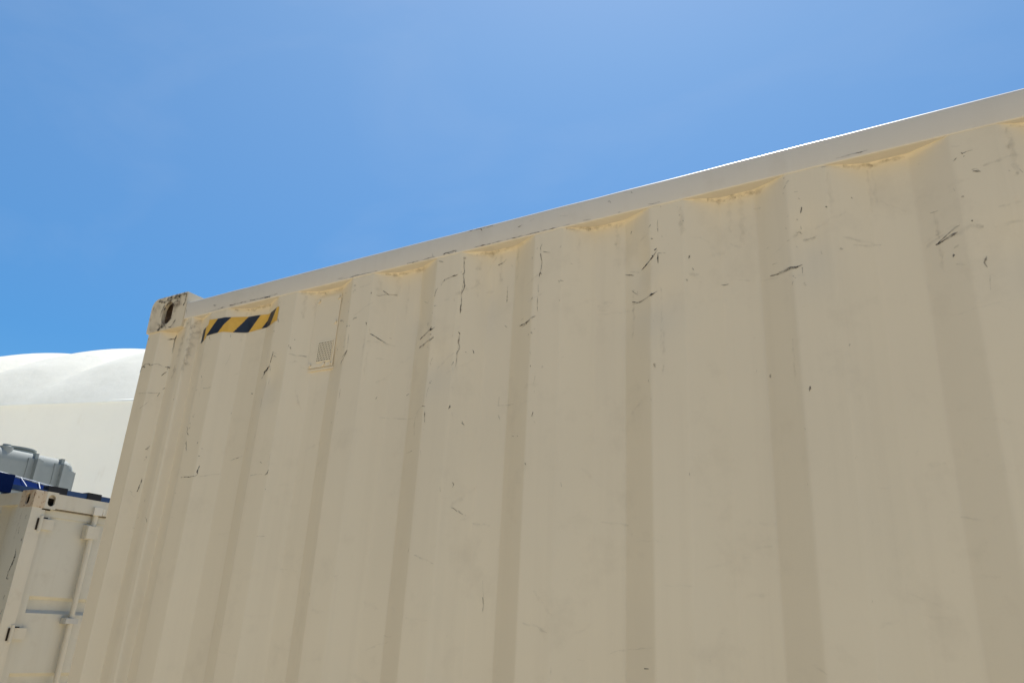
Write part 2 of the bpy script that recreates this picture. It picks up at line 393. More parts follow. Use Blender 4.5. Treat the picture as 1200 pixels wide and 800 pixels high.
 ([(-0.9643,2.301),(-0.9618,2.2939)],0.0034,0.8,0),
 ([(-0.887,2.4561),(-0.8872,2.4315),(-0.8868,2.4119)],0.0021,0.5,0),
 ([(-0.9177,2.515),(-0.9089,2.5174),(-0.9002,2.5215)],0.0025,0.5,0),
 ([(-1.0787,2.5474),(-1.058,2.5384)],0.003,0.5,0),
 ([(-0.9511,2.5567),(-0.9327,2.5551),(-0.9192,2.5563)],0.0029,0.7,0),
 ([(-0.8848,2.3546),(-0.8818,2.3478)],0.0042,0.4,2),
 ([(-1.2546,2.3192),(-1.2357,2.3178)],0.0023,0.3,2),
 ([(-1.071,2.284),(-1.0667,2.2914)],0.0021,0.4,0),
 ([(-1.3249,2.4367),(-1.3346,2.4357),(-1.3372,2.4316)],0.0034,0.6,0),
 ([(-1.3347,2.4429),(-1.3095,2.4565),(-1.277,2.4719)],0.0022,0.3,2),
 ([(-1.3505,2.4185),(-1.3456,2.416)],0.0031,0.6,0),
 ([(-1.3624,2.3329),(-1.3506,2.3426),(-1.3444,2.3513)],0.0035,0.8,0),
 ([(-1.0763,2.2689),(-1.0802,2.259)],0.0026,0.5,0),
 ([(-1.0689,2.2312),(-1.0617,2.2334)],0.0025,0.5,0),
 ([(-1.0687,2.2182),(-1.071,2.2066),(-1.0722,2.1954)],0.0025,0.75,0),
 ([(-1.0748,2.1752),(-1.0861,2.1752),(-1.1001,2.1681),(-1.1105,2.1518),(-1.1115,2.1367),(-1.1065,2.1104)],0.0019,0.6,0),
 ([(-1.0823,2.1754),(-1.0732,2.172)],0.0034,0.75,0),
 ([(-1.0721,2.1622),(-1.0717,2.1485),(-1.0689,2.1352)],0.0025,0.75,0),
 ([(-1.0713,2.1194),(-1.0668,2.1171)],0.0032,0.5,0),
 ([(-1.2428,2.2137),(-1.2395,2.2192)],0.0025,0.6,0),
 ([(-1.1571,2.2165),(-1.1497,2.22)],0.0033,0.75,0),
 ([(-1.2291,2.1677),(-1.1934,2.1637),(-1.1217,2.1542)],0.0019,0.25,0),
 ([(-1.0036,2.2126),(-0.9987,2.2076)],0.002,0.3,2),
 ([(-0.9982,2.1525),(-0.9946,2.1397)],0.002,0.3,0),
 ([(-0.9739,2.1343),(-0.9752,2.1284),(-0.9705,2.1236)],0.0023,0.6,0),
 ([(-1.1344,2.0741),(-1.1207,2.0738),(-1.1093,2.0749)],0.0023,0.7,0),
 ([(-0.9856,1.9956),(-0.9819,1.9911),(-0.9848,1.9836)],0.0023,0.55,0),
 ([(-0.9851,1.9424),(-0.9781,1.9399),(-0.9717,1.9338)],0.0023,0.6,0),
 ([(-0.9693,1.9357),(-0.964,1.9324)],0.002,0.5,0),
 ([(-0.9553,1.9273),(-0.9525,1.9247)],0.0016,0.3,0),
 ([(-0.7855,2.1318),(-0.7881,2.1228),(-0.7841,2.1243)],0.003,0.7,0),
 ([(-0.7825,2.1131),(-0.7791,2.1073)],0.0025,0.5,0),
 ([(-0.7846,2.1775),(-0.7824,2.1744)],0.0023,0.5,0),
 ([(-0.7842,2.2116),(-0.7864,2.1928)],0.0015,0.3,0),
 ([(-0.8468,2.0905),(-0.8392,2.0872)],0.0027,0.5,0),
 ([(-0.8918,2.1846),(-0.8927,2.165),(-0.8454,2.1612)],0.0018,0.3,0),
 ([(-0.8924,2.1455),(-0.8859,2.1314)],0.0017,0.3,0),
 ([(-0.7167,1.9818),(-0.7157,1.9734)],0.0017,0.4,0),
 ([(-0.7684,2.2288),(-0.7652,2.2274)],0.0044,0.8,0),
 ([(-1.1687,2.0787),(-1.1555,2.0757)],0.0019,0.3,2),
 ([(-1.1696,1.9284),(-1.1541,1.9252)],0.0019,0.25,2),
 ([(-0.9415,1.91),(-0.9044,1.9076)],0.0022,0.2,2),
 ([(-1.0734,2.0703),(-1.0704,2.0555)],0.0018,0.3,0),
 ([(-0.9905,2.6072),(-0.9567,2.6065),(-0.918,2.6056)],0.0024,0.7,0),
 ([(-0.954,2.6069),(-0.9495,2.5995)],0.0048,0.95,0),
 ([(-0.8472,2.5842),(-0.8409,2.5847),(-0.8359,2.5876)],0.0025,0.7,0),
 ([(-0.7357,2.5859),(-0.716,2.5819)],0.0024,0.45,0),
 ([(-0.8164,2.592),(-0.8038,2.5959)],0.0023,0.4,0),
 ([(-0.9692,2.5551),(-0.9252,2.5555),(-0.8663,2.5542),(-0.8043,2.5548),(-0.7543,2.5548),(-0.7104,2.555)],0.0022,0.6,0),
 ([(-0.6771,2.5595),(-0.6677,2.5591),(-0.6583,2.5587)],0.0024,0.6,0),
 ([(-1.0006,2.5415),(-0.9972,2.5362)],0.0048,0.8,0),
 ([(-0.9995,2.4941),(-0.9964,2.4992)],0.0041,0.7,0),
 ([(-0.9945,2.4839),(-0.996,2.4687),(-0.9997,2.4485)],0.0023,0.5,0),
 ([(-0.9147,2.5144),(-0.9031,2.5181),(-0.8951,2.5266)],0.0022,0.45,0),
 ([(-0.7808,2.5256),(-0.7844,2.5166),(-0.782,2.5063)],0.0033,0.5,0),
 ([(-0.7779,2.5054),(-0.758,2.4991)],0.0027,0.6,0),
 ([(-0.7847,2.5021),(-0.7789,2.4815),(-0.7818,2.4581),(-0.7841,2.4443)],0.0031,0.7,0),
 ([(-0.7825,2.4535),(-0.7794,2.449)],0.0055,0.85,0),
 ([(-0.7862,2.4258),(-0.7853,2.4068)],0.0019,0.6,0),
 ([(-0.7868,2.3978),(-0.7867,2.3746),(-0.7841,2.3603)],0.0017,0.4,0),
 ([(-0.8246,2.4331),(-0.7988,2.4425),(-0.7893,2.4501)],0.0021,0.3,2),
 ([(-0.8887,2.4441),(-0.8857,2.4142)],0.002,0.5,0),
 ([(-0.8415,2.3401),(-0.8246,2.341),(-0.8081,2.3446),(-0.7894,2.3502)],0.0038,0.7,0),
 ([(-0.8324,2.3361),(-0.8144,2.3394)],0.0029,0.5,0),
 ([(-0.8391,2.3533),(-0.8257,2.3552)],0.002,0.3,2),
 ([(-0.5915,2.4236),(-0.5686,2.4137)],0.0024,0.5,0),
 ([(-0.5782,2.4257),(-0.5516,2.4167)],0.002,0.25,2),
 ([(-0.5495,2.4202),(-0.5401,2.4243),(-0.5276,2.4306),(-0.5148,2.44),(-0.5055,2.4495)],0.0034,0.85,0),
 ([(-0.5463,2.4216),(-0.5255,2.4333)],0.0028,0.6,0),
 ([(-0.513,2.4503),(-0.5072,2.4534)],0.004,0.8,0),
 ([(-0.5056,2.4429),(-0.4892,2.4388)],0.0032,0.8,0),
 ([(-0.5057,2.4416),(-0.5066,2.4312),(-0.506,2.4197)],0.003,0.8,0),
 ([(-0.5057,2.4988),(-0.5049,2.4914)],0.002,0.5,0),
 ([(-0.573,2.3799),(-0.565,2.3725),(-0.5572,2.3661),(-0.5592,2.3747)],0.0027,0.6,0),
 ([(-0.573,2.3536),(-0.5521,2.3477),(-0.5367,2.3498),(-0.5218,2.3547),(-0.5093,2.3582)],0.0034,0.65,0),
 ([(-0.572,2.348),(-0.547,2.3484)],0.003,0.5,0),
 ([(-0.6447,2.367),(-0.6201,2.3635)],0.0046,0.15,2),
 ([(-0.6512,2.3503),(-0.6288,2.3482)],0.0048,0.12,2),
 ([(-0.8891,2.3542),(-0.8826,2.3503)],0.0053,0.4,0),
 ([(-0.7233,2.2443),(-0.719,2.2469)],0.003,0.5,2),
 ([(-0.9655,2.3017),(-0.9611,2.2961)],0.0034,0.7,0),
 ([(-0.9808,2.2978),(-0.9783,2.2969)],0.0025,0.5,0),
 ([(-0.7695,2.2308),(-0.7648,2.2293)],0.0048,0.8,0),
 ([(-0.7117,2.4659),(-0.7054,2.4621)],0.0021,0.3,0),
 ([(-0.6174,2.5916),(-0.6134,2.5927),(-0.6103,2.5875)],0.0048,0.9,0),
 ([(-0.5632,2.6027),(-0.5612,2.5979)],0.0029,0.7,0),
 ([(-0.593,2.5575),(-0.587,2.5581)],0.0021,0.5,0),
 ([(-0.5244,2.5608),(-0.5101,2.5591),(-0.4978,2.56)],0.0023,0.6,0),
 ([(-0.4979,2.5518),(-0.4971,2.5474)],0.0029,0.7,0),
 ([(-0.316,2.514),(-0.3003,2.508)],0.0038,0.45,2),
 ([(-0.2299,2.5116),(-0.2237,2.5118)],0.0043,0.6,0),
 ([(-0.2248,2.4962),(-0.2212,2.4933)],0.0029,0.4,0),
 ([(-0.2202,2.4764),(-0.2226,2.4642)],0.0032,0.7,0),
 ([(-0.2311,2.4535),(-0.229,2.4511)],0.0043,0.6,0),
 ([(-0.2254,2.4384),(-0.2243,2.4318)],0.0029,0.6,0),
 ([(-0.234,2.426),(-0.2285,2.4274),(-0.2243,2.4219)],0.004,0.7,0),
 ([(-0.2514,2.463),(-0.2449,2.4636)],0.0022,0.4,0),
 ([(-0.251,2.4134),(-0.2423,2.4172),(-0.2304,2.4224)],0.0029,0.45,2),
 ([(-0.2238,2.4092),(-0.2144,2.4088),(-0.1985,2.414)],0.0031,0.35,2),
 ([(-0.236,2.3986),(-0.2339,2.3955)],0.0024,0.5,0),
 ([(-0.2929,2.4157),(-0.2878,2.4171)],0.0029,0.7,0),
 ([(-0.4402,2.4657),(-0.421,2.4646),(-0.4022,2.4527)],0.0019,0.2,2),
 ([(-0.2844,2.3773),(-0.2734,2.3772)],0.0034,0.55,0),
 ([(-0.2905,2.3547),(-0.2729,2.3539),(-0.2515,2.3531),(-0.2277,2.358)],0.0047,0.6,0),
 ([(-0.2727,2.3564),(-0.2555,2.3565),(-0.2354,2.3562)],0.0034,0.65,0),
 ([(-0.2289,2.353),(-0.2284,2.3399)],0.002,0.5,0),
 ([(-0.4423,2.3805),(-0.4271,2.3833),(-0.4248,2.3852)],0.0061,0.3,2),
 ([(-0.4359,2.3965),(-0.4345,2.3918)],0.0038,0.5,0),
 ([(-0.4276,2.3664),(-0.4202,2.3646)],0.0018,0.3,2),
 ([(-0.3882,2.359),(-0.3788,2.3583),(-0.3712,2.3586)],0.0025,0.6,0),
 ([(-0.3617,2.366),(-0.2953,2.3503),(-0.2221,2.3344)],0.0023,0.15,2),
 ([(-0.6552,2.3595),(-0.6253,2.3562)],0.006,0.12,2),
 ([(-0.2343,2.273),(-0.2268,2.275)],0.0026,0.25,2),
 ([(-0.5889,2.4227),(-0.5673,2.4141)],0.0024,0.5,0),
 ([(-0.505,2.5198),(-0.5045,2.4915)],0.0018,0.4,0),
 ([(-0.1781,2.5506),(-0.1712,2.5528),(-0.164,2.5549)],0.0036,0.55,0),
 ([(-0.1506,2.5613),(-0.1356,2.5614),(-0.117,2.5623),(-0.0951,2.5629)],0.0025,0.6,0),
 ([(0.0488,2.5112),(0.0557,2.5143),(0.0653,2.5147)],0.0044,0.6,0),
 ([(0.0499,2.5048),(0.052,2.5059)],0.0027,0.6,0),
 ([(0.0585,2.4765),(0.0648,2.4771),(0.0708,2.4686)],0.0051,0.6,0),
 ([(0.0595,2.4728),(0.0708,2.4686)],0.0034,0.5,0),
 ([(-0.013,2.4202),(0.0006,2.4202)],0.0032,0.45,0),
 ([(-0.0117,2.3568),(-0.0004,2.3616),(0.0098,2.3643),(0.023,2.3664)],0.0051,0.8,0),
 ([(-0.0073,2.3598),(0.0072,2.3696),(0.0212,2.377),(0.0278,2.3779)],0.0029,0.6,0),
 ([(0.0098,2.3643),(0.0263,2.3672),(0.0423,2.3698),(0.0605,2.3686)],0.0068,0.3,2),
 ([(0.0759,2.4781),(0.0919,2.4818),(0.1174,2.4891)],0.0038,0.25,2),
 ([(0.0749,2.3635),(0.0927,2.3631),(0.1154,2.3677)],0.0045,0.22,2),
 ([(0.0856,2.3961),(0.1206,2.4014)],0.0032,0.18,2),
 ([(0.0123,2.3109),(0.0272,2.3047)],0.0021,0.25,2),
 ([(0.0575,2.3133),(0.0517,2.3021),(0.0558,2.2927)],0.0035,0.45,0),
 ([(0.0566,2.278),(0.0541,2.252)],0.0018,0.25,0),
 ([(-0.2238,2.4083),(-0.2126,2.4075),(-0.2012,2.4093)],0.0044,0.4,2),
 ([(-0.1554,2.4015),(-0.126,2.3925),(-0.0965,2.3827)],0.0034,0.2,2),
 ([(0.1254,2.4622),(0.1293,2.4563)],0.0027,0.4,0),
 ([(-0.1401,2.384),(-0.0931,2.3819)],0.0029,0.2,2),
 ([(0.0351,2.5295),(0.048,2.5289)],0.0034,0.3,2),
 ([(-0.3491,1.8551),(-0.3382,1.8582),(-0.3195,1.8581)],0.0028,0.35,2),
 ([(-0.3412,1.8981),(-0.3116,1.8952)],0.006,0.12,2),
 ([(-0.3725,1.7761),(-0.3296,1.7823)],0.0052,0.15,2),
 ([(-0.1619,1.7327),(-0.1559,1.7422),(-0.1367,1.746)],0.0048,0.18,2),
 ([(-0.0366,1.9002),(-0.0096,1.8941)],0.0026,0.3,2),
 ([(-0.038,1.8116),(0.0031,1.8125)],0.0036,0.12,2),
 ([(-0.2679,1.6776),(-0.2437,1.6634)],0.0024,0.3,2),
 ([(-0.2491,2.0514),(-0.2454,2.0485)],0.0021,0.3,0),
 ([(-1.0646,1.842),(-1.034,1.8332),(-1.0097,1.8246)],0.0025,0.45,2),
 ([(-0.9018,1.7624),(-0.8988,1.7461),(-0.8995,1.7338)],0.0016,0.7,0),
 ([(-0.7239,1.6424),(-0.7234,1.628)],0.0015,0.4,0),
 ([(-0.5459,1.6518),(-0.5364,1.6525)],0.0031,0.85,0),
 ([(-0.6409,1.9059),(-0.6111,1.9039),(-0.5817,1.8988)],0.0029,0.35,2),
 ([(-0.7872,1.7157),(-0.7559,1.7119),(-0.7326,1.7005)],0.0033,0.35,2),
 ([(-0.6237,1.6702),(-0.6028,1.6785),(-0.5233,1.6873)],0.0018,0.35,2),
 ([(-0.9384,1.908),(-0.8936,1.9056)],0.0036,0.2,2),
 ([(-1.1495,1.6762),(-1.1166,1.676)],0.0027,0.4,2),
 ([(-0.5021,1.7894),(-0.4508,1.7903)],0.0028,0.12,2),
 ([(-1.2868,1.7954),(-1.2787,1.7973)],0.0022,0.3,2),
 ([(-1.0713,1.714),(-1.0108,1.7121)],0.0034,0.14,2),
 ([(-1.3429,1.7205),(-1.2995,1.7174)],0.0054,0.15,2),
 ([(-1.2198,1.7454),(-1.1727,1.732)],0.0063,0.12,2),
 ([(-0.6799,1.6584),(-0.6681,1.6579)],0.0018,0.3,2),
 ([(-0.9044,1.7956),(-0.9,1.7611)],0.0011,0.3,0),
 ([(-0.9682,1.9322),(-0.9595,1.928)],0.0023,0.5,0),
 ([(-0.5105,1.8773),(-0.5039,1.8722)],0.0021,0.3,2),
 ([(-2.2006,2.6386),(-2.1768,2.6461),(-2.1315,2.6467),(-2.0791,2.6423),(-2.0585,2.6407)],0.0077,0.9,1),
 ([(-2.058,2.6393),(-2.056,2.6169)],0.004,0.95,0),
 ([(-2.1461,2.6324),(-2.1589,2.6123),(-2.1642,2.5989)],0.0064,0.85,0),
 ([(-2.16,2.6349),(-2.1293,2.6204),(-2.1126,2.6085)],0.0051,0.6,0),
 ([(-2.1287,2.6381),(-2.0965,2.6376),(-2.0639,2.6342)],0.0093,0.55,1),
 ([(-2.1119,2.535),(-2.1016,2.5452),(-2.091,2.5587)],0.0063,0.95,0),
 ([(-2.1222,2.5359),(-2.1063,2.5334)],0.0043,0.7,0),
 ([(-2.1191,2.5196),(-2.1243,2.5071),(-2.1435,2.5044)],0.0039,0.75,0),
 ([(-2.1229,2.5115),(-2.1224,2.4898),(-2.1209,2.4612)],0.0045,0.8,0),
 ([(-2.0101,2.5272),(-2.0118,2.5015),(-2.0118,2.4721),(-2.0119,2.4347),(-2.0125,2.4018)],0.0092,0.42,1),
 ([(-2.0345,2.5387),(-2.0056,2.5247),(-1.9957,2.5153)],0.0139,0.22,1),
 ([(-2.0561,2.5854),(-2.0498,2.573)],0.0036,0.5,0),
 ([(-1.9223,2.5765),(-1.9095,2.5725)],0.0048,0.5,0),
 ([(-1.9404,2.5577),(-1.897,2.5594),(-1.8516,2.5614),(-1.79,2.562),(-1.7406,2.5612),(-1.692,2.5596),(-1.6403,2.5629)],0.003,0.75,0),
 ([(-1.6913,2.5571),(-1.6703,2.5573)],0.0045,0.8,0),
 ([(-1.6252,2.4831),(-1.6207,2.4722)],0.0038,0.8,0),
 ([(-1.6082,2.3776),(-1.6226,2.3834),(-1.6222,2.3647),(-1.6332,2.3423)],0.0022,0.7,0),
 ([(-1.828,2.3773),(-1.8198,2.4129)],0.0026,0.25,2),
 ([(-1.9225,2.5161),(-1.9286,2.4965),(-1.9426,2.4715)],0.0041,0.6,0),
 ([(-1.9129,2.4733),(-1.9092,2.4645)],0.0046,0.8,0),
 ([(-2.2234,2.6236),(-2.2241,2.6102)],0.0038,0.6,0),
 ([(-1.4748,2.5199),(-1.4628,2.5197),(-1.4631,2.5082),(-1.4735,2.5062)],0.0031,0.6,0),
 ([(-1.4276,2.5209),(-1.408,2.5152),(-1.4135,2.5068),(-1.4269,2.5103)],0.0036,0.7,0),
 ([(-1.3959,2.5249),(-1.3888,2.5241)],0.0041,0.6,0),
 ([(-1.4055,2.448),(-1.3863,2.4434),(-1.3782,2.4361)],0.0032,0.5,0),
 ([(-1.4957,2.4565),(-1.4945,2.4612)],0.004,0.6,0),
 ([(-1.4119,2.5621),(-1.3542,2.56),(-1.2981,2.558)],0.0024,0.5,0),
]
def put_mark(bm, lay, pts, wd, a, k, sf, off=.0007, mi=1, sub=False):
    if k == 0 and wd > .0045 and 1 < len(pts) < 4 and not sub and pts[0][0] > -2.05:
        # a wide scrape is a bundle of thin broken lines round one darker core
        for c in range(random.choice((2, 3, 3))):
            t0, t1 = (0, 1) if c == 0 else sorted((random.uniform(-.1, .5), random.uniform(.5, 1.1)))
            p0, p1 = Vector(pts[0]), Vector(pts[-1]); d = (p1-p0); nn = Vector((-d.y, d.x)).normalized() if d.length > 1e-6 else Vector((0, 1))
            o = nn*random.uniform(-.55, .55)*wd*(0 if c == 0 else 1)
            mid = pts[1:-1] if c == 0 else []
            q = [tuple(p0+d*t0+o)] + list(mid) + [tuple(p0+d*t1+o)]
            put_mark(bm, lay, q, wd*(.7 if c == 0 else random.uniform(.25, .5)), a*(1 if c == 0 else random.uniform(.45, .9)), k, sf, off+.0001*c, mi, True)
        return
    P = [Vector((x, 0, z)) for x, z in pts]
    Q = [P[0]]
    for p0, p1 in zip(P, P[1:]):
        n = max(1, int((p1-p0).length/.006))
        for i in range(1, n+1): Q.append(p0.lerp(p1, i/n))
    L = L_ = len(Q); rows = []
    hw = wd*(.55 if k == 0 else .9)
    ph = random.uniform(0, 9); gap = [random.random() < (.22 if L_ > 12 else 0) for _ in range(40)]
    for i, q in enumerate(Q):
        d = (Q[min(i+1, L-1)]-Q[max(i-1, 0)]); d = d.normalized() if d.length > 1e-9 else Vector((1, 0, 0))
        nrm = Vector((-d.z, 0, d.x))
        jit = 1+.45*math.sin(ph+i*1.9)+.25*math.sin(ph*2+i*4.3)
        tip = min(1, .45+.8*min(i, L-1-i)/max(1, L*.25))
        c = q + nrm*hw*.35*math.sin(ph+i*1.3)
        row = []
        for s in (-1, -.33, .33, 1):
            p = c + nrm*(hw*s*jit*tip)
            row.append((bm.verts.new((p.x, sf(p.x, p.z)-off, p.z)), abs(s), min(1, a*max(0, .80+.35*math.sin(ph+i*.8)+.30*math.sin(2.1*ph+i*2.3)-(.7 if gap[i//3 % 40] else 0)))))
        rows.append(row)
    for r0, r1 in zip(rows, rows[1:]):
        for s in range(3):
            q = (r0[s], r0[s+1], r1[s+1], r1[s])
            try: f = bm.faces.new([t[0] for t in q])
            except ValueError: continue
            f.material_index = mi
            for lp, t in zip(f.loops, q): lp[lay] = (max(0, t[2]), t[1], k/2, 1)
POST_MARKS, RAIL_MARKS, CAST_MARKS, PANEL_MARKS = [], [], [], []
for pts, wd, a, k in MARKS:
    mx = sum(p[0] for p in pts)/len(pts); mz = sum(p[1] for p in pts)/len(pts)
    if mz > ZR0-.001 and mx > -2.055: RAIL_MARKS.append((pts, wd, a, k))
    elif mx < -2.05 and mz > 2.527: CAST_MARKS.append((pts, wd, a, k))
    elif mx < -2.167: POST_MARKS.append((pts, wd, a, k))
    else:
        pts = [(x, min(z, ZR0-.002)) for x, z in pts]; PANEL_MARKS.append((pts, wd, a, k))
for i in range(150):                       # small chips, most of them along the rib edges
    xr = -1.6345+.278*random.randint(-1, 7)+random.choice((0, 0, .072))+random.gauss(0, .006) if random.random() < .7 else random.uniform(-2.1, .5)
    z = 2.55-abs(random.gauss(0, .28)); l = random.uniform(.002, .010); an = random.gauss(1.3, .6)
    if z < 1.5 or xr < -2.12: continue
    PANEL_MARKS.append(([(xr, z), (xr+l*.5*math.cos(an)+random.uniform(-.001, .001), z-l*.5*math.sin(an)), (xr+l*math.cos(an), z-l*math.sin(an))], random.uniform(.0015, .0038), random.uniform(.3, .85), random.choice((0, 0, 0, 1))))
for i in range(14):                        # thin rust runs below chips
    xr = -1.6345+.278*random.randint(-1, 7)+random.uniform(-.05, .1); z = random.uniform(2.2, 2.52); l = random.uniform(.05, .16)
    PANEL_MARKS.append(([(xr, z), (xr+.001, z-l*.4), (xr-.001, z-l)], random.uniform(.002, .004), random.uniform(.10, .25), 1))
for i in range(70):                        # faint rubs all over
    x, z = random.uniform(-1.9, .5), random.uniform(1.5, 2.5); l = random.uniform(.02, .09); an = random.gauss(.1, .35)
    PANEL_MARKS.append(([(x, z), (x+l*.5*math.cos(an), z+l*.5*math.sin(an)+random.uniform(-.004, .004)), (x+l*math.cos(an), z+l*math.sin(an))], random.uniform(.002, .006), random.uniform(.08, .22), 2))
CAST_MARKS += [([(-2.205, 2.636), (-2.17, 2.640), (-2.12, 2.639), (-2.065, 2.642)], .012, .95, 0), ([(-2.19, 2.630), (-2.14, 2.634), (-2.09, 2.632)], .010, .8, 0), ([(-2.062, 2.643), (-2.064, 2.62), (-2.068, 2.60)], .007, .9, 0),
  ([(-2.085, 2.632), (-2.10, 2.615), (-2.118, 2.59)], .022, .9, 1), ([(-2.115, 2.605), (-2.13, 2.575), (-2.175, 2.535)], .020, .95, 1), ([(-2.12, 2.57), (-2.15, 2.545), (-2.18, 2.535)], .014, .8, 0), ([(-2.17, 2.62), (-2.175, 2.60), (-2.18, 2.58)], .008, .75, 0),
  ([(-2.10, 2.625), (-2.125, 2.615), (-2.15, 2.62)], .012, .7, 0), ([(-2.18, 2.56), (-2.2, 2.545), (-2.22, 2.54)], .02, .4, 1), ([(-2.2, 2.63), (-2.215, 2.60), (-2.222, 2.57)], .02, .3, 1)]
PANEL_MARKS += [([(-2.04, 2.54), (-2.045, 2.50), (-2.06, 2.43), (-2.07, 2.36)], .016, .35, 1), ([(-2.00, 2.55), (-1.99, 2.52), (-1.985, 2.47)], .02, .35, 1)]
for n in range(-1, 8):                     # dirt strokes along the weld under the rail, also painted to damp bounce glow
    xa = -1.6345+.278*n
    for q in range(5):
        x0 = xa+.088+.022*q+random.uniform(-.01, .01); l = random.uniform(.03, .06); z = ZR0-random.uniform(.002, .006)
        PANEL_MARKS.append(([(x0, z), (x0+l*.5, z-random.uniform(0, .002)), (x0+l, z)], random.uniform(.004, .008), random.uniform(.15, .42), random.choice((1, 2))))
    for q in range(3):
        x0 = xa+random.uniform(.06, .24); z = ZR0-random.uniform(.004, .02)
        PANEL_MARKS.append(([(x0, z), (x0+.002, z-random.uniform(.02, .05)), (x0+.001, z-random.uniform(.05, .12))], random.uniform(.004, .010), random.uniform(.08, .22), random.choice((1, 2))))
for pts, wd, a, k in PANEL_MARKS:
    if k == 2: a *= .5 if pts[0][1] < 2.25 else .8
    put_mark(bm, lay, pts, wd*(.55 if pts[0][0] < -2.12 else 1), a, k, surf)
bmesh.ops.recalc_face_normals(bm, faces=bm.faces)
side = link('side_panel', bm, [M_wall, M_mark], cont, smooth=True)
tag(side, 'corrugated cream side wall with black scuffs and scratches')

# far side, two ends, roof, floor
def corr_panel(n, length):                 # simple corrugation along a length
    out = []; s = 0; k = 0
    seq = ((.072, 0), (.068, .036), (.070, .036), (.068, 0))
    out.append((0, 0))
    while True:
        ds, dp = seq[k % 4]; s += ds
        if s > length: out.append((length, 0)); return out
        out.append((s, dp)); k += 1
def wall_strip(name, mat, parent, p0, p1, inward, z0, z1):
    p0, p1, inward = Vector(p0), Vector(p1), Vector(inward); d = (p1-p0); L = d.length; d.normalize()
    bm = bmesh.new(); prev = None
    for s, dp in corr_panel(0, L):
        q = p0+d*s+inward*dp
        cur = (bm.verts.new((q.x, q.y, z0)), bm.verts.new((q.x, q.y, z1)))
        if prev: bm.faces.new((prev[0], cur[0], cur[1], prev[1]))
        prev = cur
    return link(name, bm, mat, parent)
wall_strip('side_panel', M_wall, cont, (X0+.15, W, 0), (X1-.15, W, 0), (0, -1, 0), ZB+.15, ZR0+.003)
wall_strip('end_panel', M_wall, cont, (X0+.004, .15, 0), (X0+.004, W-.15, 0), (1, 0, 0), ZB+.15, ZR0+.003)
wall_strip('end_panel', M_wall, cont, (X1-.004, .15, 0), (X1-.004, W-.15, 0), (-1, 0, 0), ZB+.15, ZR0+.003)
link('roof', bx((X0+.02, X1-.02, .05, W-.05, ZR1-.03, ZR1-.006)), M_roof, cont)
link('floor', bx((X0+.03, X1-.03, .03, W-.03, ZB+.12, ZB+.149)), M_timber, cont)

def rail_mesh(x0, x1, ya, yb, z0, z1, r=.009, seg=4, marks=(), step=.02):
    """square tube along x with rounded long edges and a slight waviness"""
    bm = bmesh.new(); lay = bm.loops.layers.float_color.new('mk')
    sec = []
    q = .003
    for cy, cz, a0, r in ((ya+r, z1-r, 180, r), (ya+q, z0+q, 270, q), (yb-q, z0+q, 0, q), (yb-r, z1-r, 90, r)):
        # going round: top-front, bottom-front, bottom-back, top-back
        for i in range(seg+1):
            ang = R({180: 90, 270: 180, 0: 270, 90: 0}[a0] + 90*i/seg)
            sec.append((cy+r*math.cos(ang), cz+r*math.sin(ang)))
    n = max(2, int((x1-x0)/step)); rows = []
    for k in range(n+1):
        x = x0+(x1-x0)*k/n; dy = .0007*wob(x*.7+9, 0); dz = .0016*wob(x*.5+4, 2)+.0008*wob(x*2.6, 1)
        rows.append([bm.verts.new((x, y+dy, z+dz)) for y, z in sec])
    m = len(sec)
    for a, b in zip(rows, rows[1:]):
        for i in range(m): bm.faces.new((a[i], b[i], b[(i+1) % m], a[(i+1) % m]))
    bm.faces.new(rows[0]); bm.faces.new(rows[-1][::-1])
    bmesh.ops.recalc_face_normals(bm, faces=bm.faces)
    for mk in marks:
        pts = [(min(max(x, x0+.004), x1), min(max(z, z0+.004), z1-.004)) for x, z in mk[0]]
        put_mark(bm, lay, pts, *mk[1:], lambda x, z: ya+.0007*wob(x*.7+9, 0), .0009)
    return bm
link('top_rail', rail_mesh(X0+.178, X1-.178, -.0015, .062, ZR0, ZR1, marks=RAIL_MARKS), [M_rail, M_mark], cont, smooth=True)
link('top_rail', rail_mesh(X0+.178, X1-.178, W-.062, W+.003, ZR0, ZR1), M_rail, cont, smooth=True)
for x0 in (X0+.002, X1-.062):
    link('end_rail', bx((x0, x0+.06, .162, W-.162, ZR0, ZR1)), M_rail, cont, bevel=.005)
    link('bottom_end_rail', bx((x0, x0+.06, .162, W-.162, ZB+.01, ZB+.15)), M_rail, cont, bevel=.005)
for y0 in (-.003, W-.057):
    link('bottom_rail', bx((X0+.178, X1-.178, y0, y0+.06, ZB+.01, ZB+.158)), M_rail, cont, bevel=.005)

